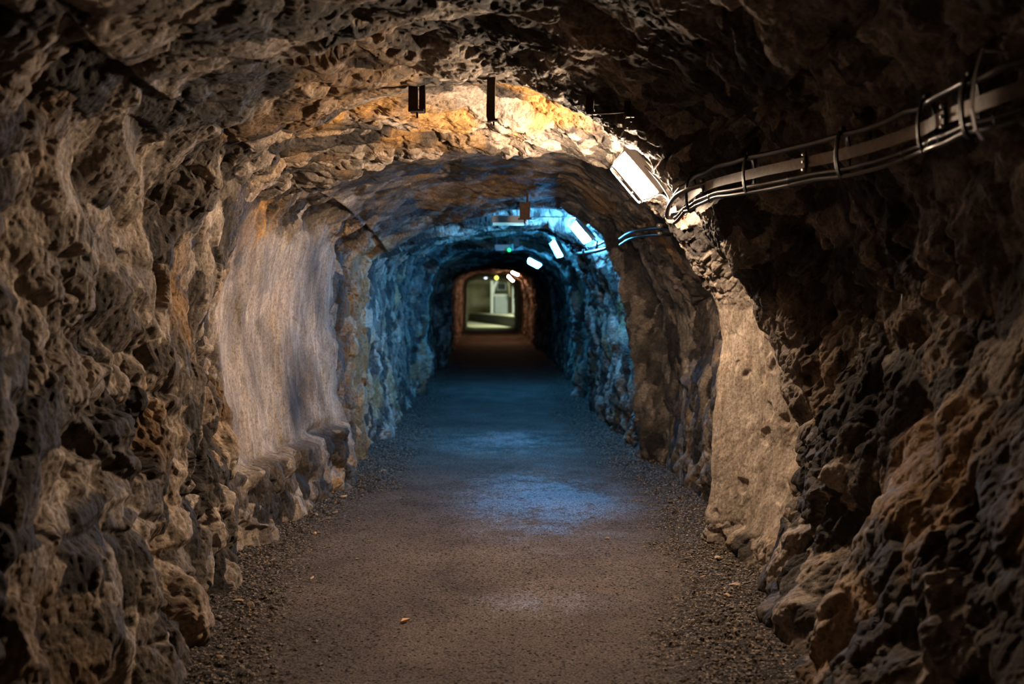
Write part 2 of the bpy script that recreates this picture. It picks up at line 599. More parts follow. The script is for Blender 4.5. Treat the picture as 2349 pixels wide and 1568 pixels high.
def clear_sphere(c, r):
    """pushes the rock away from a fitting, outwards"""
    dv = D - np.array(c, F32)
    d2 = (dv ** 2).sum(1)
    m = d2 < r * r * 4
    if not m.any():
        return
    al = (dv[m] * NN[m]).sum(1)                      # signed distance along outward
    lat = np.sqrt(np.maximum(d2[m] - al ** 2, 0))
    need = np.sqrt(np.maximum(r * r - lat ** 2, 0))
    push = np.where(lat < r, np.maximum(need - al, 0), 0)
    D[m] += NN[m] * push[:, None]


class Lamp:
    pass


def lampspec(px, py, d, tiltx=0.0, tw=45):
    l = Lamp()
    l.p = at(px, py, d)
    l.tw = tw
    l.tilt = tiltx
    return l


sp = spline(TRAY, 14)
for p in sp[::3]:
    clear_sphere(p, .10)
print('displaced', round(time.time() - T0, 1))
SPEC = {
    'near': (at(1459, 405, 5.5), 50),
    'blue_a': (at(1335, 531, 10.0), 50),
    'blue_b': (at(1279, 570, 12.6), 62),
    'blue_c': (at(1226, 602, 16.6), 28),
    'amber_a': (at(1182, 626, 36), 25),
    'amber_b': (at(1172, 638, 41.5), 45),
    'white': (at(1139, 637, 46), 45),
    'white_b': (at(1114, 636, 52), 0),
}
for k in ('near', 'blue_a', 'blue_b', 'blue_c', 'amber_a', 'amber_b'):
    p, a = SPEC[k]
    up = Vector((math.sin(math.radians(a)), 0, math.cos(math.radians(a))))
    for q in (-.12, 0, .12):
        tdir = Vector((math.cos(math.radians(a)), 0, -math.sin(math.radians(a))))
        clear_sphere(p + tdir * q * .9 + up * 0.0, .085 if p.y < 30 else .15)
        clear_sphere(p + tdir * q * .9 - up * 0.06, .085)

# ------------------------------------------------------------ colour of the stone (its own, not its light)
ochre = sstep(.18, .42, fbm(P * F32(2.1) + F32(9), 140, 3) + .25 * (c2 - .5))
ochre = ochre * (.35 + .65 * sstep(-.2, .3, low))
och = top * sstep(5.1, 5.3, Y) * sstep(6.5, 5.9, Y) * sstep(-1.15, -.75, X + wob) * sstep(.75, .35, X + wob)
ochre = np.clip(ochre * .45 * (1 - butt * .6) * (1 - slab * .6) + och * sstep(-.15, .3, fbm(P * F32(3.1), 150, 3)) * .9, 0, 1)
ochre = np.clip(ochre + sstep(.06, .03, np.abs(X + 1.33 + (Y - 6.5) * .1)) * 0 + left * bump(Y, 6.35, .16) * bump(Z, 2.0, .13) * sstep(-.2, .1, fine) * 1.0, 0, 1)
ochre = np.clip(ochre + left * sstep(8.3, 8.7, Y) * sstep(9.6, 9.2, Y) * .45, 0, 1)
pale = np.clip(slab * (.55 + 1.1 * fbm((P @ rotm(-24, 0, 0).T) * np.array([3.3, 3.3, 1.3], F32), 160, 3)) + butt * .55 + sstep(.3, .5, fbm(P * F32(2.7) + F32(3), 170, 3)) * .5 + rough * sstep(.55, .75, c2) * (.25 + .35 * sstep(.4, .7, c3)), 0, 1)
streak = fbm((P @ rotm(-24, 0, 0).T) * np.array([7, 9, 1.8], F32), 180, 3)
tone = np.clip(.5 + (c1 - .5) * .22 + (c2 - .5) * .50 * rough + (c3 - .5) * .30 * rough + streak * .35 * (.3 + calm) + low * .25, 0, 1)
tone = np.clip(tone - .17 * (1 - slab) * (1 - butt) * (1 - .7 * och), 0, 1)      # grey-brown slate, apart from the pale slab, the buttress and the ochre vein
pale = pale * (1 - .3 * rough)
ATT = np.stack([tone, ochre, pale, np.ones_like(tone)], 1)
print('attr', round(time.time() - T0, 1))

# ---------------------------------------------------------------- materials


class NT:
    def __init__(s, name):
        s.m = bpy.data.materials.new(name)
        s.m.use_nodes = True
        s.t = s.m.node_tree
        s.b = s.t.nodes['Principled BSDF']

    def n(s, typ, **kw):
        nd = s.t.nodes.new(typ)
        for k, v in kw.items():
            setattr(nd, k, v)
        return nd

    def l(s, a, b):
        s.t.links.new(a, b)

    def noise(s, vec, scale, detail=4, rough=.6, dist=0):
        nd = s.n('ShaderNodeTexNoise')
        nd.inputs['Scale'].default_value = scale
        nd.inputs['Detail'].default_value = detail
        nd.inputs['Roughness'].default_value = rough
        nd.inputs['Distortion'].default_value = dist
        if vec is not None:
            s.l(vec, nd.inputs['Vector'])
        return nd

    def ramp(s, fac_, stops):
        nd = s.n('ShaderNodeValToRGB')
        cr = nd.color_ramp
        while len(cr.elements) < len(stops):
            cr.elements.new(.5)
        for e, (p_, c_) in zip(cr.elements, stops):
            e.position = p_
            e.color = (*c_, 1) if len(c_) == 3 else c_
        s.l(fac_, nd.inputs[0])
        return nd

    def mix(s, fac_, a, b, mode='MIX'):
        nd = s.n('ShaderNodeMix', data_type='RGBA', blend_type=mode)
        if hasattr(fac_, 'default_value') or hasattr(fac_, 'links'):
            s.l(fac_, nd.inputs[0])
        else:
            nd.inputs[0].default_value = fac_
        for v, i in ((a, 6), (b, 7)):
            if isinstance(v, tuple):
                nd.inputs[i].default_value = (*v, 1)
            else:
                s.l(v, nd.inputs[i])
        return nd.outputs[2]

    def bump(s, h, strength, dist):
        nd = s.n('ShaderNodeBump')
        nd.inputs['Strength'].default_value = strength
        nd.inputs['Distance'].default_value = dist
        s.l(h, nd.inputs['Height'])
        return nd


def simple(name, col, rough=.5, metal=0.0, var=.25, scale=30, bumpd=0.0, rust=None, spec=.5):
    k = NT(name)
    tc = k.n('ShaderNodeTexCoord')
    nz = k.noise(tc.outputs['Object'], scale, 5)
    lo = tuple(c * (1 - var) for c in col)
    hi = tuple(min(1, c * (1 + var)) for c in col)
    rp = k.ramp(nz.outputs[0], [(.3, lo), (.7, hi)])
    out = rp.outputs[0]
    if rust:
        n2 = k.noise(tc.outputs['Object'], scale * .6, 6, .7)
        r2 = k.ramp(n2.outputs[0], [(.48, (0, 0, 0)), (.6, (1, 1, 1))])
        out = k.mix(r2.outputs[0], out, rust)
    k.l(out, k.b.inputs['Base Color'])
    k.b.inputs['Roughness'].default_value = rough
    k.b.inputs['Metallic'].default_value = metal
    k.b.inputs['Specular IOR Level'].default_value = spec
    if bumpd:
        bp = k.bump(nz.outputs[0], .5, bumpd)
        k.l(bp.outputs[0], k.b.inputs['Normal'])
    return k.m


def rock_mat():
    k = NT('rock')
    at_ = k.n('ShaderNodeAttribute', attribute_name='rock')
    sep = k.n('ShaderNodeSeparateColor')
    k.l(at_.outputs['Color'], sep.inputs[0])
    tc = k.n('ShaderNodeTexCoord')
    ob = tc.outputs['Object']
    n1 = k.noise(ob, 9, 8, .65, .4)
    n2 = k.noise(ob, 60, 6, .7)
    # tone drives dark slate to mid brown to dusty
    ad = k.n('ShaderNodeMath', operation='MULTIPLY_ADD')
    k.l(n1.outputs[0], ad.inputs[0])
    ad.inputs[1].default_value = .55
    k.l(sep.outputs[0], ad.inputs[2])
    sb = k.n('ShaderNodeMath', operation='SUBTRACT')
    k.l(ad.outputs[0], sb.inputs[0])
    sb.inputs[1].default_value = .27
    base = k.ramp(sb.outputs[0], [(.18, (.028, .024, .022)), (.42, (.092, .076, .063)), (.62, (.200, .164, .134)), (.9, (.38, .32, .27))])
    mp = k.n('ShaderNodeMapping')
    mp.inputs['Scale'].default_value = (14, 20, 5)
    mp.inputs['Rotation'].default_value = (-.42, .1, 0)
    k.l(ob, mp.inputs['Vector'])
    n3 = k.noise(mp.outputs[0], 1, 7, .7, .6)
    st = k.ramp(n3.outputs[0], [(.35, (.30, .235, .18)), (.5, (.50, .41, .33)), (.66, (.72, .63, .54))])
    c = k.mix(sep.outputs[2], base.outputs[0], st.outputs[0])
    oc = k.ramp(n1.outputs[0], [(.35, (.24, .13, .05)), (.55, (.50, .27, .08)), (.7, (.62, .38, .15))])
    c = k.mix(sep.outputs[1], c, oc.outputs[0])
    sp_ = k.ramp(n2.outputs[0], [(.36, (.40, .39, .38)), (.5, (1, 1, 1)), (.64, (1.3, 1.28, 1.24))])
    c = k.mix(.8, c, sp_.outputs[0], 'MULTIPLY')
    k.l(c, k.b.inputs['Base Color'])
    rr_ = k.ramp(n1.outputs[0], [(.3, (.62, .62, .62)), (.7, (.95, .95, .95))])
    k.l(rr_.outputs[0], k.b.inputs['Roughness'])
    k.b.inputs['Specular IOR Level'].default_value = .3
    ns = k.noise(mp.outputs[0], 3.0, 8, .75)
    n4 = k.noise(ob, 110, 6, .8)
    half = k.n('ShaderNodeMath', operation='MULTIPLY')
    k.l(ns.outputs[0], half.inputs[0])
    half.inputs[1].default_value = .45
    mh = k.n('ShaderNodeMath', operation='MULTIPLY_ADD')
    k.l(n4.outputs[0], mh.inputs[0])
    mh.inputs[1].default_value = .8
    k.l(half.outputs[0], mh.inputs[2])
    bp = k.bump(mh.outputs[0], .7, .006)
    k.l(bp.outputs[0], k.b.inputs['Normal'])
    return k.m


def ground_mat():
    k = NT('gravel_ground')
    tc = k.n('ShaderNodeTexCoord')
    ob = tc.outputs['Object']
    big = k.noise(ob, 1.6, 5, .6, .3)
    grit = k.noise(ob, 90, 4, .75)
    vor = k.n('ShaderNodeTexVoronoi')
    vor.inputs['Scale'].default_value = 105
    k.l(ob, vor.inputs['Vector'])
    v2 = k.n('ShaderNodeTexVoronoi')
    v2.inputs['Scale'].default_value = 46
    k.l(ob, v2.inputs['Vector'])
    at_ = k.n('ShaderNodeAttribute', attribute_name='rock')
    sep = k.n('ShaderNodeSeparateColor')
    k.l(at_.outputs['Color'], sep.inputs[0])
    sand = k.ramp(big.outputs[0], [(.3, (.066, .053, .045)), (.55, (.110, .088, .074)), (.75, (.155, .125, .106))])
    gs = k.n('ShaderNodeSeparateColor')
    k.l(vor.outputs['Color'], gs.inputs[0])
    grv = k.ramp(gs.outputs[0], [(.0, (.016, .015, .014)), (.5, (.052, .044, .037)), (.85, (.115, .095, .078)), (1, (.38, .29, .21))])
    c = k.mix(sep.outputs[0], sand.outputs[0], grv.outputs[0])
    g2 = k.ramp(grit.outputs[0], [(.38, (.22, .22, .22)), (.5, (.95, .95, .95)), (.62, (1.7, 1.65, 1.6))])
    c = k.mix(.9, c, g2.outputs[0], 'MULTIPLY')
    # dark pebbles set in the sand
    s2 = k.n('ShaderNodeSeparateColor')
    k.l(v2.outputs['Color'], s2.inputs[0])
    pk_ = k.ramp(s2.outputs[1], [(.66, (1, 1, 1)), (.70, (.16, .15, .15))])
    dd = k.ramp(v2.outputs['Distance'], [(.28, (1, 1, 1)), (.4, (0, 0, 0))])
    c = k.mix(dd.outputs[0], c, k.mix(1.0, c, pk_.outputs[0], 'MULTIPLY'))
    k.l(c, k.b.inputs['Base Color'])
    wt = k.n('ShaderNodeMath', operation='MULTIPLY')
    k.l(sep.outputs[2], wt.inputs[0])
    gr_ = k.ramp(grit.outputs[0], [(.40, (.15, .15, .15)), (.56, (1.2, 1.2, 1.2))])
    k.l(gr_.outputs[0], wt.inputs[1])
    rr_ = k.ramp(wt.outputs[0], [(.1, (.92, .92, .92)), (.8, (.36, .36, .36))])
    k.l(rr_.outputs[0], k.b.inputs['Roughness'])
    sr_ = k.ramp(wt.outputs[0], [(.1, (.12, .12, .12)), (.7, (.75, .75, .75))])
    k.l(sr_.outputs[0], k.b.inputs['Specular IOR Level'])
    hh = k.n('ShaderNodeMath', operation='MULTIPLY_ADD')
    k.l(vor.outputs['Distance'], hh.inputs[0])
    hh.inputs[1].default_value = -.35
    k.l(grit.outputs[0], hh.inputs[2])
    bp = k.bump(hh.outputs[0], .9, .006)
    k.l(bp.outputs[0], k.b.inputs['Normal'])
    return k.m


def emis(name, col, strength, base=(.8, .8, .8)):
    k = NT(name)
    k.b.inputs['Base Color'].default_value = (*base, 1)
    k.b.inputs['Emission Color'].default_value = (*col, 1)
    k.b.inputs['Emission Strength'].default_value = strength
    k.b.inputs['Roughness'].default_value = .3
    return k.m


M = {
    'rock': rock_mat(),
    'ground': ground_mat(),
    'stone': simple('loose_stone', (.24, .185, .14), .85, var=.45, scale=40, bumpd=.004),
    'pale_stone': simple('pale_loose_stone', (.45, .33, .22), .85, var=.35, scale=40, bumpd=.004),
    'gravel': simple('loose_gravel', (.15, .12, .095), .8, var=.6, scale=60),
    'housing': simple('grey_painted_housing', (.34, .33, .33), .45, var=.1, scale=20),
    'guard': simple('white_guard_frame', (.75, .72, .68), .35, var=.06, scale=40),
    'cable': simple('black_cable_sheath', (.055, .050, .045), .30, var=.3, scale=50, spec=.7),
    'tray': simple('galvanised_strip', (.17, .145, .13), .42, .4, var=.3, scale=45, bumpd=.001),
    'tie': simple('black_clamp', (.018, .017, .016), .4, var=.3, scale=60),
    'steel': simple('bright_steel', (.62, .62, .66), .3, .8, var=.12, scale=30),
    'rust': simple('rusty_iron', (.055, .030, .020), .8, .2, var=.5, scale=35, bumpd=.003, rust=(.065, .028, .016)),
    'orange': simple('orange_plug', (.75, .16, .04), .5, var=.1),
    'tube': simple('frosted_tube_cover', (.55, .62, .66), .25, var=.05),
    'olive': simple('far_hall_wall_paint', (.36, .33, .20), .8, var=.22, scale=1.2),
    'white_paint': simple('white_paint', (.72, .76, .74), .5, var=.08, scale=3),
    'grey_paint': simple('grey_paint', (.42, .47, .48), .5, var=.08, scale=3),
    'concrete': simple('concrete', (.46, .45, .36), .8, var=.15, scale=2.5),
    'dark': simple('dark_recess', (.03, .03, .035), .6, var=.2),
    'warm': emis('warm_lamp_glow', (1.0, .73, .50), 840),
    'blue': emis('blue_lamp_glow', (.085, .46, 1.0), 1120),
    'blue_dim': emis('fainter_blue_lamp_glow', (.05, .42, 1.0), 330),
    'blue_far': emis('far_blue_lamp_glow', (.05, .42, 1.0), 750),
    'amber': emis('amber_lamp_glow', (1.0, .52, .30), 280),
    'cool': emis('white_lamp_glow', (.70, .84, 1.0), 3),
    'yellow': emis('yellow_lamp_glow', (1.0, .88, .10), 4),
    'green': emis('green_indicator_glow', (.0, 1.0, .10), 2.2),
    'tubeglow': emis('dim_tube_glow', (.25, .8, 1.0), .6),
}

# ---------------------------------------------------------------- rock surfaces
D3 = D.reshape(NR, NC, 3)
A3 = ATT.reshape(NR, NC, 4)
cL, cR = int(3.3 * NPER), int(6.7 * NPER)


def block(name, c0, c1):
    V = D3[:, c0:c1 + 1].reshape(-1, 3)
    A = A3[:, c0:c1 + 1].reshape(-1, 4)
    me = np_mesh(name, V, grid_quads(NR, c1 - c0 + 1), False, A)
    o = link(name, me, M['rock'])
    return tag(o, kind='structure')


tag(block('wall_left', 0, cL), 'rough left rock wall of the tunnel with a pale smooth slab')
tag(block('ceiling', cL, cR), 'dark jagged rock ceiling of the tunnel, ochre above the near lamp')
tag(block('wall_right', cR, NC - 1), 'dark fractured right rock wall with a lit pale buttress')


def surf(y, t):
    """a point of the finished rock"""
    i = int(np.clip(np.searchsorted(YR, y), 0, NR - 1))
    j = int(round(t * NPER))
    return Vector(D3[i, j].tolist())


def ceil_z(x, y, r=.05):
    i = int(np.clip(np.searchsorted(YR, y), 0, NR - 1))
    row = D3[max(0, i - 4):i + 5, 3 * NPER:7 * NPER].reshape(-1, 3)
    m = np.abs(row[:, 0] - x) < r
    return float(row[m, 2].min()), float(row[m, 2].max())


# ---------------------------------------------------------------- floor
ys = [-4.0]
while ys[-1] < 56:
    a = ys[-1]
    ys.append(a + (.08 if a < 3 else .008 if a < 6 else .008 + (a - 6) * .0035))
ys = np.array(ys)
xs = np.linspace(-1.9, 1.9, 430)
gx, gy = np.meshgrid(xs, ys)
FP = np.stack([gx.ravel(), gy.ravel(), np.zeros(gx.size)], 1).astype(F32)
sec = section(ys)
wl = np.repeat(sec[:, 0, 0], len(xs))
wr = np.repeat(sec[:, 10, 0], len(xs))
edge = np.minimum(FP[:, 0] - wl, wr - FP[:, 0])           # metres to the nearer wall
n_big = fbm(FP * F32(1.2), 301, 3)
n_mid = fbm(FP * F32(7), 302, 3)
gh, gc, ge = facets(FP, (.035, .035, .05), 303, .6)
gh2, gc2, ge2 = facets(FP, (.09, .09, .1), 304, .4)
loose = sstep(.62, .25, edge + n_big * .16 + n_mid * .07)
FP[:, 2] = n_big * .014 + n_mid * .004 + loose * (gh * .006 + (gc2 > .8) * sstep(0, .35, ge2) * .014) + sstep(.45, -.1, edge) * .05 + (1 - loose) * gh * .0012
damp = (np.exp(-((FP[:, 0] - .38) / .62) ** 2 - ((FP[:, 1] - 7.5) / 1.25) ** 2) + .45 * np.exp(-((FP[:, 0] - .30) / .40) ** 2 - ((FP[:, 1] - 4.95) / .20) ** 2)
        + .75 * np.exp(-((FP[:, 0] - .05) / .9) ** 2 - ((FP[:, 1] - 10.7) / 1.1) ** 2))
damp = np.clip(damp * (.80 + .8 * n_mid + .6 * n_big + .8 * (gc - .5)), 0, 1)
fatt = np.stack([loose, gc, damp, np.ones_like(loose)], 1)
flo = link('floor', np_mesh('floor', FP, grid_quads(len(ys), len(xs)), False, fatt), M['ground'])
tag(flo, 'trodden sand and gravel floor of the tunnel', kind='structure')
print('surfaces', round(time.time() - T0, 1))


def floor_z(x, y):
    i = int(np.clip(np.searchsorted(ys, y), 0, len(ys) - 1))
    j = int(np.clip(np.searchsorted(xs, x), 0, len(xs) - 1))
    return float(FP[i * len(xs) + j, 2])


# ---------------------------------------------------------------- loose stones


def stone_mesh(name, sx, sy, sz, seed, mat, parent=None):
    rnd = random.Random(seed)
    bm = bmesh.new()
    for _ in range(16):
        v = Vector((rnd.gauss(0, 1), rnd.gauss(0, 1), rnd.gauss(0, 1))).normalized()
        v = v * rnd.uniform(.8, 1.1)
        bm.verts.new((v.x * sx, v.y * sy, v.z * sz))
    r = bmesh.ops.convex_hull(bm, input=bm.verts)
    junk = [g for g in r['geom_interior'] if isinstance(g, bmesh.types.BMVert)]
    bmesh.ops.delete(bm, geom=list(set(junk)), context='VERTS')
    bmesh.ops.bevel(bm, geom=list(bm.edges), offset=min(sx, sy, sz) * .12, segments=1, affect='EDGES')
    me = bpy.data.meshes.new(name)
    bm.to_mesh(me)
    bm.free()
    zmin = min(v.co.z for v in me.vertices)
    return link(name, me, mat, parent), zmin


STONES = [
    # px, py, half sizes, material, label
    (575, 1404, (.028, .024, .02), 'stone', 'brown rounded stone on the gravel, biggest at the foot of the near left wall'),
    (548, 1397, (.036, .013, .009), 'pale_stone', 'thin light stone just left of the biggest brown stone'),
    (504, 1438, (.020, .018, .014), 'stone', 'small reddish brown stone by the left wall, below the biggest stone'),
    (787, 1147, (.036, .026, .016), 'pale_stone', 'pale stone on dark gravel below the left rock foot near the blue light'),
    (725, 1187, (.034, .018, .013), 'pale_stone', 'pale flat stone on the dark gravel by the left rock shelf'),
    (768, 1181, (.040, .016, .010), 'stone', 'long brown flat stone right of the pale one by the left shelf'),
    (754, 1193, (.030, .014, .008), 'stone', 'brown sliver of stone just below the long flat stone'),
    (721, 1228, (.024, .018, .018), 'pale_stone', 'greyish pebble alone on the dark gravel left of the path'),
    (653, 1202, (.026, .018, .018), 'pale_stone', 'light stone tight against the foot of the left rock shelf'),
    (716, 1329, (.030, .010, .006), 'pale_stone', 'thin light flake on the gravel at the left, level with the sandy patch'),
    (878, 1086, (.035, .028, .022), 'stone', 'dark stone in the blue light beside the left wall'),
    (1392, 1133 + 104, (.02, .014, .01), 'stone', 'small dark stone in the blue patch on the path'),
    (1645, 1296, (.030, .022, .013), 'pale_stone', 'light brown stone on the gravel under the lit buttress'),
    (1668, 1384, (.026, .02, .014), 'pale_stone', 'light stone by the right wall, below the lit buttress'),
    (1684, 1358, (.036, .022, .014), 'pale_stone', 'pale flat stone by the right wall, above its neighbour'),
    (1704, 1303, (.024, .02, .016), 'stone', 'brown stone against the right wall just under the buttress'),
    (1742, 1492, (.026, .018, .014), 'stone', 'brown stone near the right wall at the lower edge of the view'),
    (503, 1528, (.022, .016, .012), 'pale_stone', 'pale pebble on dark gravel at the lower left edge of the floor'),
]
for i, (px, py, (sx, sy, sz), mk, lab) in enumerate(STONES):
    d = FPX * EYE / (py - CY)
    x = (px - CX) / FPX * d
    o, zm = stone_mesh('loose_stone', sx, sy, sz, 40 + i, M[mk])
    o.location = (x, d, floor_z(x, d) - zm * .6)
    o.rotation_euler = (0, 0, random.uniform(0, 3))
    tag(o, lab, 'stone', 'loose stones on the tunnel floor')

# the little orange-tan triangular chip on the path
d = FPX * EYE / (1429 - CY)
x = (930 - CX) / FPX * d
b = MB()
z0 = floor_z(x, d)
b.prism([(-.020, -.022), (.021, .004), (-.016, .026)], -.005, .005)
for v in b.bm.verts:
    v.co = Vector((v.co.x, v.co.z, v.co.y + .008 + v.co.x * .15))
o = b.build('stone_chip', simple('tan_chip', (.72, .42, .20), .8, var=.15))
o.location = (x, d, z0 + .004)
tag(o, 'small tan triangular stone chip alone on the middle of the path', 'stone')

# fine gravel strewn along the feet of the walls: uncountable, one object
rs = np.random.default_rng(5)
oct_v = np.array([(1, 0, 0), (-1, 0, 0), (0, 1, 0), (0, -1, 0), (0, 0, 1), (0, 0, -1)], F32)
oct_f = np.array([(0, 2, 4), (2, 1, 4), (1, 3, 4), (3, 0, 4), (2, 0, 5), (1, 2, 5), (3, 1, 5), (0, 3, 5)], np.int32)
VV, FF, n0 = [], [], 0
foot = D3[:, :int(.9 * NPER)]
fz = foot[:, :, 2]
footL = np.where((fz > -.05) & (fz < .12), foot[:, :, 0], -9).max(1)
foot = D3[:, NC - int(.9 * NPER):]
fz = foot[:, :, 2]
footR = np.where((fz > -.05) & (fz < .12), foot[:, :, 0], 9).min(1)
cnt = 0
while cnt < 9000:
    yy = 3.4 + rs.random() ** 1.6 * 8
    k_ = min(int(np.searchsorted(YR, yy)), NR - 1)
    fl_, fr_ = float(footL[k_]) + .008, float(footR[k_]) - .008
    sd = rs.random()
    off = abs(rs.normal(0, .26))
    if sd < .45:
        xx = fl_ + off
    elif sd < .85:
        xx = fr_ - off
    else:
        xx = rs.uniform(fl_, fr_)
    sz = .0035 + .008 * rs.random() ** 4
    if sd >= .85:
        sz *= .6
    v = oct_v * (1 + .35 * rs.standard_normal((6, 3))).astype(F32) * np.array([1.2, 1, .7], F32) * sz
    a = rs.random() * 6.28
    ca, sa = math.cos(a), math.sin(a)
    v = v @ np.array([[ca, sa, 0], [-sa, ca, 0], [0, 0, 1]], F32)
    VV.append(v + np.array([xx, yy, floor_z(xx, yy) + sz * .35], F32))
    FF.append(oct_f + n0)
    n0 += 6
    cnt += 1
g = link('gravel', np_mesh('gravel', np.concatenate(VV), np.concatenate(FF)), M['gravel'])
tag(g, 'fine loose gravel strewn along the feet of both walls', 'gravel', kind='stuff')

# ---------------------------------------------------------------- bulkhead lamps


def lamp_frame(p, ang, yaw=0.0):
    """local x runs down along the wall across the tunnel, y down the tunnel, z into the tunnel"""
    a = math.radians(ang)
    ex = Vector((math.cos(a), 0, -math.sin(a)))
    ez = Vector((-math.sin(a), 0, -math.cos(a)))
    ey = ez.cross(ex)
    m = Matrix((ex, ey, ez)).transposed()
    return m @ Matrix.Rotation(yaw, 3, 'X')


def bulkhead(name, key, glow, label, cat, yaw=.0, sc=1.0, group=None, detail=True):
    p, ang = SPEC[key]
    R_ = lamp_frame(p, ang, yaw)
    root = empty(name, p - R_ @ Vector((0, 0, .055 * sc)), R_)
    root.scale = (sc, sc, sc)
    tag(root, label, cat, group)
    MB().rounded((0, 0, 0), .27, .15, -.012, .030, .03).build('housing', M['housing'], root, True)
    MB().rounded((0, 0, 0), .246, .112, .028, .096, .030, shrink=.026, dome=1, steps=8).build('lens', M[glow], root, True)
    if detail:
        # the guard: a rounded rectangular hoop in front of the lens on four legs
        pts = []
        for cxs, cys, a0 in ((1, 1, 0), (-1, 1, 90), (-1, -1, 180), (1, -1, 270)):
            for j in range(7):
                a = math.radians(a0 + 15 * j)
                pts.append((cxs * .074 + .034 * math.cos(a), cys * .030 + .034 * math.sin(a), .116))
        gd = MB().tube(pts, .0042, 8, closed=True).build('guard', M['guard'], root, True)
        for sx in (-1, 1):
            for sy in (-1, 1):
                MB().tube([(sx * .128, sy * .066, .03), (sx * .116, sy * .062, .085), (sx * .097, sy * .052, .116)], .0036, 6).build('guard_leg', M['guard'], gd, True)
        for sx in (-.045, .045):
            MB().tube([(sx, -.064, .116), (sx, -.03, .1205), (sx, .03, .1205), (sx, .064, .116)], .0032, 6).build('guard_bar', M['guard'], gd, True)
        for sx in (-1, 1):
            for sy in (-1, 1):
                MB().rounded((sx * .125, sy * .062, .03), .013, .013, 0, .008, .006).build('screw', M['steel'], root)
        MB().tube([(.135, 0, .01), (.15, 0, .01), (.165, 0, .008)], [.011, .011, .008], 10).build('cable_gland', M['tie'], root, True)
    return root


bulkhead('bulkhead_lamp', 'near', 'warm', 'glowing warm white bulkhead lamp with wire guard, nearest on the right upper wall', 'lamp', yaw=math.radians(2), sc=1.18)
bulkhead('bulkhead_lamp', 'blue_a', 'blue', 'first and largest of the white lamps in the blue lit stretch', 'lamp', yaw=.2)
bulkhead('bulkhead_lamp', 'blue_b', 'blue_dim', 'second white lamp in the blue lit stretch, between a larger and a smaller one', 'lamp', sc=.95, yaw=.2)
bulkhead('bulkhead_lamp', 'blue_c', 'blue_far', 'third and smallest white lamp at the far end of the blue lit stretch', 'lamp', sc=.95)
bulkhead('bulkhead_lamp', 'amber_a', 'amber', 'upper of the two touching amber lamps by the far opening', 'lamp', yaw=.25, sc=1.15, detail=False)
bulkhead('bulkhead_lamp', 'amber_b', 'amber', 'lower of the two touching amber lamps by the far opening', 'lamp', yaw=.2, sc=1.35, detail=False)
for key, glow, lab in (('white', 'yellow', 'small round yellow lamp at the top of the far opening'), ('white_b', 'cool', 'small round bluish white lamp left of the yellow one at the far opening')):
    p, _ = SPEC[key]
    cz = ceil_z(p.x, p.y, .15)[0]
    root = empty('ceiling_lamp', p)
    tag(root, lab, 'lamp')
    b = MB()
    bmesh.ops.create_uvsphere(b.bm, u_segments=16, v_segments=10, radius=.085)
    b.build('globe', M[glow], root, True)
    MB().tube([(0, 0, .07), (0, 0, max(.1, cz - p.z + .03))], .02, 8).build('stem', M['housing'], root, True)

# ---------------------------------------------------------------- cable run along the right wall
Zu = Vector((0, 0, 1))


def inward(i, pts):
    t = (pts[min(i + 1, len(pts) - 1)] - pts[max(i - 1, 0)]).normalized()
    return Vector((-t.y, t.x, 0)).normalized() * (1 if t.y > 0 else -1)      # towards the tunnel axis


n = len(sp)
r_ = random.Random(3)
root = empty('cable_tray', sp[0])
tag(root, 'flat grey metal cable strip running along the upper right wall', 'cable tray')


def rel(pts, o):
    return [Vector(p) - o.location for p in pts]


def part_strip(i0, i1, w, name='strip'):
    pts = rel(sp[i0:i1 + 1], root)
    return MB().strip(pts, lambda i: Zu, w, .006).build(name, M['tray'], root)


cuts = [0, 18, 30, 50, 70, 84, 95, 104, n - 1]
for a, b_ in zip(cuts, cuts[1:]):
    part_strip(a, b_, .043, 'strip_length')


def offset_path(dz, din, wob_, seed, step=4, sag=0.0, i0=0, i1=None):
    rr_ = random.Random(seed)
    i1 = n - 1 if i1 is None else i1
    base = []
    idx = list(range(i0, i1 + 1, step))
    for i in idx:
        w_ = inward(i, sp)
        s_ = math.sin((i % 20) / 20 * math.pi) * sag
        base.append(sp[i] + Zu * (dz + rr_.uniform(-1, 1) * wob_ - s_) - w_ * 0 + w_ * (din + rr_.uniform(-1, 1) * wob_ * .5))
    return spline(base, 5)


def cable(name, pts, r, label, ties=True, mat='cable'):
    o0 = Vector(pts[0])
    rt = MB().tube([p - o0 for p in pts], r, 10).build(name, M[mat], None, True)
    rt.location = o0
    tag(rt, label, 'cable')
    return rt


cable('cable', offset_path(.068, .012, .005, 1), .0115, 'thick dark cable running above the flat strip on the right wall')
cable('cable', offset_path(-.052, .014, .004, 2, sag=.008), .0085, 'upper of the two dark cables below the flat strip')
cable('cable', offset_path(-.073, .018, .004, 2, sag=.012), .0085, 'lowest dark cable of the bundle under the flat strip')

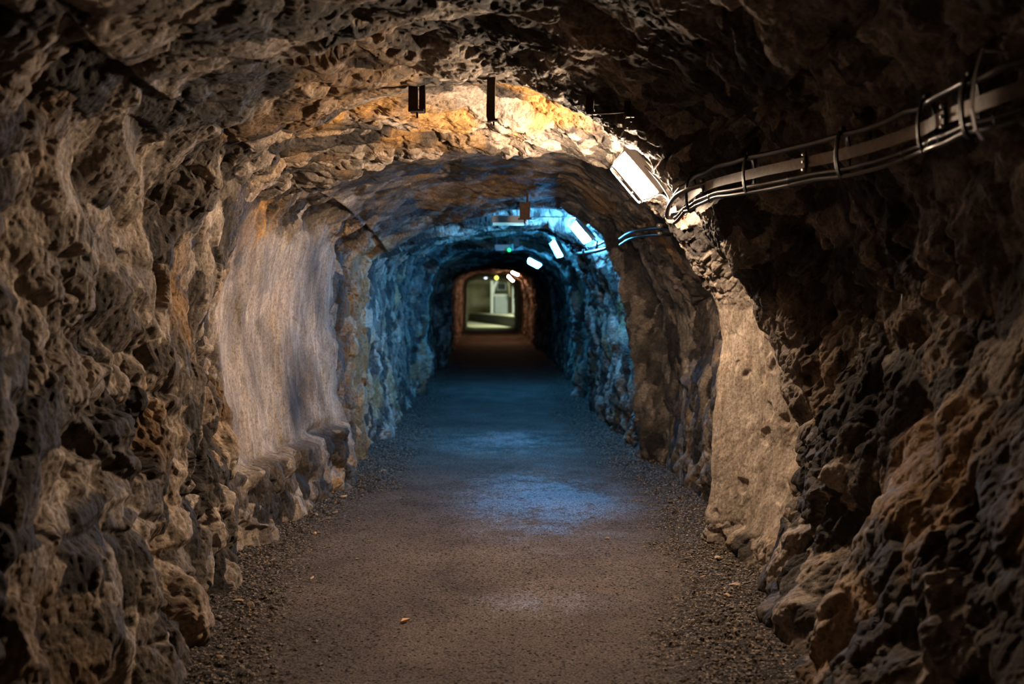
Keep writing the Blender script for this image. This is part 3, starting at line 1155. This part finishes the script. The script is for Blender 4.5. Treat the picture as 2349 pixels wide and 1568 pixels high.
# clamps binding the bundle
CL = [(19, 'black clamp on the cable bundle nearest the bright steel stirrup'), (36, 'black clamp on the cable bundle, between the stirrup clamp and mid wall'),
      (56, 'black clamp round the cable bundle above the dark cleft in the right wall'), (72, 'black clamp round the cable bundle, second from the lamp'),
      (95, 'black clamp on the lit end of the cable bundle beside the lamp')]
CL = [(int(i), l) for i, l in CL]
for i, lab in CL:
    c = sp[i]
    w_ = inward(i, sp)
    t_ = (sp[i + 1] - sp[i - 1]).normalized()
    rt = empty('cable_clamp', c)
    tag(rt, lab, 'clamp', 'black clamps on the cable bundle')
    loop = []
    for k in range(16):
        a = 2 * math.pi * k / 16
        loop.append(Zu * (-.003 + .089 * math.sin(a)) + w_ * (.012 + .026 * math.cos(a)))
    b = MB()
    b.tube([p - t_ * .006 for p in loop], .0048, 6, closed=True)
    b.tube([p + t_ * .006 for p in loop], .0048, 6, closed=True)
    b.build('band', M['tie'], rt, True)
    MB().tube([-w_ * .01, -w_ * .10 + Zu * .01], .006, 6).build('wall_pin', M['rust'], rt, True)
    MB().box(Zu * .088 + w_ * .012, (.018, .018, .016), bevel=.003).build('buckle', M['tie'], rt)
# thin ties round the lower pair, and round the strip
for q, i in enumerate((8, 13, 26, 30, 44, 64, 82, 90, 100)):
    c = sp[i] - Zu * .064 + inward(i, sp) * .016
    w_ = inward(i, sp)
    loop = [Zu * .026 * math.sin(2 * math.pi * k / 12) + w_ * .014 * math.cos(2 * math.pi * k / 12) for k in range(12)]
    o = MB().tube(loop, .0022, 5, closed=True).build('cable_tie', M['tie'], None, True)
    o.location = c
    tag(o, 'thin black tie round the two lower cables of the bundle', 'cable tie', 'thin ties on the lower cables')
for i, lab in ((86, 'studded joint plate across the lit end of the flat strip'), (26, 'round bolted joint plate on the flat strip near the steel stirrup'), (62, 'small joint plate mid way along the flat strip')):
    c = sp[i]
    w_ = inward(i, sp)
    rt = empty('joint_plate', c + w_ * .007)
    tag(rt, lab, 'joint plate')
    MB().tube([Zu * -.04, Zu * .04], .0055, 8).build('bar', M['tie'], rt, True)
    for dz in (-.03, 0, .03):
        MB().tube([Zu * dz, Zu * dz + w_ * .014], [.008, .006], 8).build('bolt', M['steel'], rt, True)

# bright stirrup holding cables at the near end
i = 15
w_ = inward(i, sp)
b = MB()
c0 = sp[i]
b.strip([Zu * .135 + w_ * .03, Zu * .07 + w_ * .050, Zu * .02 + w_ * .058, Zu * -.03 + w_ * .062, Zu * -.085 + w_ * .05, Zu * -.11 + w_ * .03], lambda k: (sp[16] - sp[14]).normalized(), .013, .004)
o = b.build('steel_stirrup', M['steel'], None)
o.location = c0
tag(o, 'bright steel stirrup hooked over the blurred near end of the cables', 'bracket')
MB().tube([Zu * .13 + w_ * .03, Zu * .12 - w_ * .14], .005, 8).build('wall_hook', M['steel'], o, True)

# the cables bend round the corner of the buttress and run on
c_end = sp[-1]
cv = cable('cable', spline([at(1640, 415, 4.78), at(1565, 440, 5.0), at(1538, 466, 5.16), at(1530, 496, 5.28), at(1546, 498, 5.42)], 8), .0115, 'lit cable curling round the rock corner beside the near lamp')
cable('cable', spline([at(1592, 480, 4.95), at(1556, 488, 5.12), at(1541, 492, 5.28), at(1556, 503, 5.5)], 8), .010, 'inner lit cable curling round the rock corner beside the near lamp')
cable('lamp_cable', spline([at(1507, 449, 5.50), at(1518, 446, 5.45), at(1532, 458, 5.32), at(1540, 474, 5.2)], 8), .006, 'thin cable from the near lamp down to the bundle')
cable('lamp_cable', spline([at(1440, 345, 5.45), at(1474, 376, 5.42), at(1508, 412, 5.36), at(1530, 445, 5.28), at(1540, 468, 5.18)], 8), .005, 'thin cable along the upper edge of the near lamp')
o = MB().box((0, 0, 0), (.012, .02, .018), bevel=.003).build('orange_plug', M['orange'])
o.location = at(1565, 500, 5.4)
tag(o, 'tiny orange plug under the cables at the rock corner', 'plug')

# the run goes on along the right wall towards the blue stretch


def on_right_wall(y, z, clear):
    i = int(np.clip(np.searchsorted(YR, y), 0, NR - 1))
    ii = slice(max(0, i - 10), i + 11)
    row = D3[ii, 6 * NPER + NPER // 3:].reshape(-1, 3)
    m = np.abs(row[:, 2] - z) < .06
    return Vector((float(row[m, 0].min()) - clear, y, z))


farp = [on_right_wall(y, z, .03) for y, z in ((6.35, 1.98), (6.8, 2.0), (7.4, 2.04), (8.0, 2.05), (8.7, 2.04))]
farp = spline(farp, 6)
cable('cable', farp, .016, 'shadowed cable running on behind the buttress towards the blue stretch', mat='tie')
cable('cable', [p - Zu * .05 for p in farp], .012, 'shadowed lower cable behind the buttress towards the blue stretch', mat='tie')

# blue lit bundle at the first blue lamp
for k, (pa, pb, pc, r, lab) in enumerate((
        ((1350, 567), (1375, 560), (1398, 547), .016, 'upper blue lit cable loop under the first blue lamp'),
        ((1352, 572), (1380, 568), (1399, 556), .012, 'middle blue lit cable loop under the first blue lamp'),
        ((1325, 582), (1362, 577), (1400, 567), .018, 'lowest and longest blue lit cable under the first blue lamp'))):
    o = cable('cable', spline([at(*pa, 10.2), at(*pb, 9.9), at(*pc, 9.6)], 8), r, lab)
for q, (px, py) in enumerate(((1369, 562), (1390, 562), (1338, 581))):
    o = MB().tube([Zu * -.04, Zu * .04], .012, 8).build('cable_clip', M['tie'], None, True)
    o.location = at(px, py, 9.85)
    tag(o, ('left clip on the upper blue lit cables', 'right clip on the upper blue lit cables', 'clip at the left end of the lowest blue lit cable')[q], 'clip')

# ---------------------------------------------------------------- rusty hangers in the ceiling


def hanger(px, py_top, py_bot, d, wpx, label, double=False):
    p = at(px, py_top, d)
    w = wpx / FPX * d
    h = (py_bot - py_top) / FPX * d
    zc = ceil_z(p.x, d, .04)
    topz = max(zc[1], p.z) + .05
    rt = empty('ceiling_bracket', (p.x, d, p.z - h))
    tag(rt, label, 'bracket')
    H = topz - (p.z - h)
    if double:
        MB().box((-w * .2, 0, H / 2), (w * .55, .010, H), bevel=.002).build('plate', M['rust'], rt, jitter=.0015)
        MB().box((w * .3, .03, H / 2), (w * .36, .010, H), bevel=.002).build('plate', M['rust'], rt, jitter=.0015)
        MB().box((w * .02, .012, .004), (w * .8, .07, .010), bevel=.002).build('foot_plate', M['rust'], rt, jitter=.0015)
        MB().tube([(w * .02, .01, .004), (w * .02, .01, -.030)], .006, 8).build('bolt', M['rust'], rt)
    else:
        b = MB()
        b.strip([(0, 0, H), (-.004, 0, H * .45), (-.006, 0, 0.03), (0, -.004, 0)], lambda i: Vector((1, 0, 0)), w, .009)
        b.build('plate', M['rust'], rt, jitter=.0012)
        MB().box((.004, -.01, .006), (w * 1.25, .03, .012), bevel=.002).build('foot_plate', M['rust'], rt, jitter=.001)
        MB().tube([(.01, 0, .004), (.01, 0, -.020)], .005, 8).build('bolt', M['rust'], rt)
    return rt


hanger(956, 196, 256, 4.93, 40, 'double rusty iron bracket hanging from the ceiling, leftmost of the row', True)
hanger(1128, 206, 279, 4.9, 19, 'single rusty strap hanging from the ceiling left of centre, longest of the row')
ha = hanger(1355, 208, 264, 4.82, 19, 'rusty strap hanging from the ceiling at the left end of the thin crossbar')
hb = hanger(1442, 212, 270, 4.74, 16, 'rusty strap hanging from the ceiling at the right end of the thin crossbar')
o = MB().tube([at(1352, 259, 4.80), at(1400, 258, 4.77), at(1448, 254, 4.73)], .0065, 8).build('crossbar', M['rust'], None, True)
tag(o, 'thin rusty crossbar joining two ceiling straps above the near lamp', 'bar')

# ---------------------------------------------------------------- hanging box and tube luminaire before the blue stretch
p = at(1204, 490, 8.6)
zc = ceil_z(p.x, 8.6, .06)[1]
rt = empty('hanging_junction_box', p)
tag(rt, 'rusty brown junction box hanging on a rod before the blue lit arch', 'junction box')
MB().box((0, 0, .03), (.085, .06, .135), bevel=.004, taper=1.12).build('box', M['rust'], rt)
MB().box((0, 0, -.044), (.115, .08, .012), bevel=.003).build('flange', M['rust'], rt)
MB().tube([(.022, 0, .08), (.024, 0, zc - p.z + .05)], .010, 8).build('rod', M['rust'], rt, True)
MB().tube([(0, 0, -.045), (0, 0, -.085)], .009, 8).build('outlet', M['tie'], rt, True)


def tube_light(px0, px1, py0, py1, d, label, gl):
    a, b2 = at(px0, py0, d), at(px1, py1, d)
    c = (a + b2) / 2
    w, h = b2.x - a.x, a.z - b2.z
    rt = empty('tube_luminaire', c)
    tag(rt, label, 'lamp')
    MB().box((0, 0, h * .14), (w, .10, h * .7), bevel=.006).build('casing', M['housing'], rt)
    MB().tube([(-w / 2 + .01, 0, -h * .3), (w / 2 - .01, 0, -h * .3)], h * .2, 10).build('tube_cover', gl, rt, True)
    MB().rounded((w / 2 + .012, 0, 0), .028, .11, -h * .45, h * .6, .008).build('end_cap', M['white_paint'], rt)
    zc_ = ceil_z(c.x, d, .08)[1]
    for sx in (-.38, .38):
        MB().tube([(w * sx, 0, h * .4), (w * sx, 0, zc_ - c.z + .05)], .004, 6).build('hanger_rod', M['steel'], rt)
    return rt


tube_light(1128, 1204, 495, 517, 9.75, 'grey ceiling tube luminaire with a faint blue glow behind the hanging box', M['tubeglow'])
tube_light(1135, 1174, 561, 575, 14.2, 'small dark tube luminaire with a green indicator, deep in the blue stretch', M['tube'])
p = at(1168, 573, 14.05)
o = MB()
bmesh.ops.create_uvsphere(o.bm, u_segments=14, v_segments=8, radius=.026)
o = o.build('indicator_light', M['green'], None, True)
o.location = p
tag(o, 'glowing green indicator light on the small tube luminaire', 'light')
p = at(1184, 555, 13.4)
zc = ceil_z(p.x, 13.4, .08)[1]
rt = empty('hanging_junction_box', p)
tag(rt, 'small faint junction box on a thin rod above the green indicator', 'junction box')
MB().box((0, 0, 0), (.075, .06, .12), bevel=.004).build('box', M['rust'], rt)
MB().tube([(.01, 0, .05), (.01, 0, zc - p.z + .05)], .008, 8).build('rod', M['rust'], rt, True)
# thin wires crossing the lit ceiling before the first blue lamp
cable('wire', spline([at(1205, 499, 9.8), at(1250, 497, 9.9), at(1335, 499, 10.0)], 6), .006, 'thin straight wire across the lit ceiling to the first blue lamp')
cable('wire', spline([at(1208, 500, 9.8), at(1222, 506, 9.9), at(1240, 498, 10.0)], 6), .005, 'thin sagging wire end beside the grey tube luminaire')

# steel pins in the right wall
for (px, py, d, lab) in ((1945, 690, 3.9, 'thin bright steel pin sticking out of the right wall below the cables'),):
    p = at(px, py, d)
    q = on_right_wall(d, p.z, 0)
    o = MB().tube([(0, 0, .028), (.0, 0, -.03), (.03, 0, -.036), (.12, 0, -.04)], .0035, 6).build('anchor_pin', M['steel'], None, True)
    o.location = (q.x - .012, d, p.z)
    tag(o, lab, 'pin')

# ---------------------------------------------------------------- the hall at the far end
def stbox(name, c, size, mat, label=None):
    o = MB().box((0, 0, 0), size).build(name, M[mat])
    o.location = c
    return tag(o, label, kind='structure')


stbox('floor_hall', (0, 70, -.10), (24, 28.2, .2), 'concrete', 'pale concrete floor of the hall beyond the tunnel')
stbox('ceiling_hall', (0, 70, 4.2), (24, 28.2, .2), 'concrete', 'ceiling of the far hall')
stbox('wall_back', (0, 84, 2.0), (24, .2, 4.6), 'olive', 'olive end wall of the far hall')
stbox('wall_hall_left', (-12, 70, 2.0), (.2, 28, 4.6), 'olive')
stbox('wall_hall_right', (12, 70, 2.0), (.2, 28, 4.6), 'olive')
stbox('wall_front_left', (-6.8, 56.1, 2.0), (10.6, .4, 4.6), 'concrete')
stbox('wall_front_right', (6.8, 56.1, 2.0), (11.0, .4, 4.6), 'concrete')
stbox('wall_front_top', (0, 56.1, 3.5), (3.4, .4, 1.7), 'concrete')
# raised platform running slightly askew
def quadprism(name, pts, z0, z1, mat, label):
    b = MB()
    a = [b.bm.verts.new((x, y, z0)) for x, y in pts]
    c = [b.bm.verts.new((x, y, z1)) for x, y in pts]
    nn_ = len(pts)
    b.bm.faces.new(a[::-1])
    b.bm.faces.new(c)
    for i_ in range(nn_):
        b.bm.faces.new((a[i_], a[(i_ + 1) % nn_], c[(i_ + 1) % nn_], c[i_]))
    o = b.build(name, M[mat])
    return o


o = quadprism('floor_platform', [(-1.62, 76), (1.35, 57), (11.8, 57), (11.8, 83.8), (-1.62, 83.8)], 0.0, .60, 'concrete', '')
tag(o, 'raised pale platform across the far hall', kind='structure')
o = quadprism('trim_1', [(-1.72, 76), (1.25, 57), (1.35, 57), (-1.62, 76)], .0, .52, 'dark', '')
tag(o, 'dark edge of the raised platform', kind='structure')
o = quadprism('wall_hall_inner', [(-11.8, 77), (-.1, 77), (-.1, 79), (-11.8, 79)], .0, 4.1, 'olive', '')
tag(o, 'olive wall at the left of the far hall', kind='structure')
# white portal frame with arched brace and grey cabinet
rt = empty('portal_frame', (.76, 72, .60))
tag(rt, 'white painted portal frame with slanting braces standing in the far hall', 'frame')
for sx in (-.80, .76):
    MB().box((sx, 0, 1.3), (.20, .25, 2.6), bevel=.02).build('post', M['white_paint'], rt)
MB().box((0, 0, 2.6), (1.8, .25, .22), bevel=.02).build('beam', M['white_paint'], rt)
MB().tube([(-.80, .0, 1.2), (-.66, 0, 1.9), (-.40, 0, 2.5)], .11, 8).build('brace', M['white_paint'], rt, True)
MB().tube([(.35, .0, 2.5), (.42, 0, 1.9), (.5, 0, 1.2)], .07, 8).build('brace', M['olive'], rt, True)
rt = empty('cabinet', (.62, 73, .60))
tag(rt, 'pale grey cabinet with a white top inside the portal frame in the far hall', 'cabinet')
MB().box((0, 0, .62), (.95, .6, 1.24), bevel=.03).build('body', M['grey_paint'], rt)
MB().box((-.03, -.02, 1.32), (1.05, .7, .16), bevel=.03).build('top', M['white_paint'], rt)
rt = empty('dark_window', (.66, 74.2, 2.3))
tag(rt, 'small dark window with a pale frame above the grey cabinet', 'window')
MB().box((0, 0, .28), (.75, .1, .6), bevel=.02).build('frame', M['grey_paint'], rt)
MB().box((0, -.06, .28), (.55, .04, .42)).build('pane', M['dark'], rt)

# lights of the far hall
def area(name, loc, size, col, power, rot=(0, 0, 0), sy=None):
    ld = bpy.data.lights.new(name, 'AREA')
    ld.shape = 'RECTANGLE'
    ld.size = size
    ld.size_y = sy or size
    ld.color = col
    ld.energy = power
    o = bpy.data.objects.new(name, ld)
    COL.objects.link(o)
    o.location = loc
    o.rotation_euler = rot
    return o


area('hall_light', (2.2, 60.0, 4.0), 2.5, (.92, 1.0, .62), 520, sy=2.4)
area('hall_light_right', (3.0, 66, 3.9), 2.0, (.88, 1.0, .80), 420, rot=(math.radians(55), 0, math.radians(12)), sy=1)
# unseen fill at the near end of the tunnel
# added fill light without a fixture keeps the near rock from going black
area('fill_light_behind', (0.3, -3.0, 2.35), .5, (1.0, .62, .40), .25)

w = bpy.data.worlds.new('world')
w.use_nodes = True
w.node_tree.nodes['Background'].inputs[0].default_value = (.01, .008, .007, 1)
w.node_tree.nodes['Background'].inputs[1].default_value = .2
SC.world = w
SC.view_settings.view_transform = 'Standard'
SC.view_settings.look = 'None'
SC.view_settings.gamma = 1
SC.view_settings.exposure = -0.15
SC.cycles.use_denoising = True
SC.cycles.max_bounces = 6
SC.cycles.diffuse_bounces = 4
SC.cycles.sample_clamp_indirect = 6
print('done', round(time.time() - T0, 1))
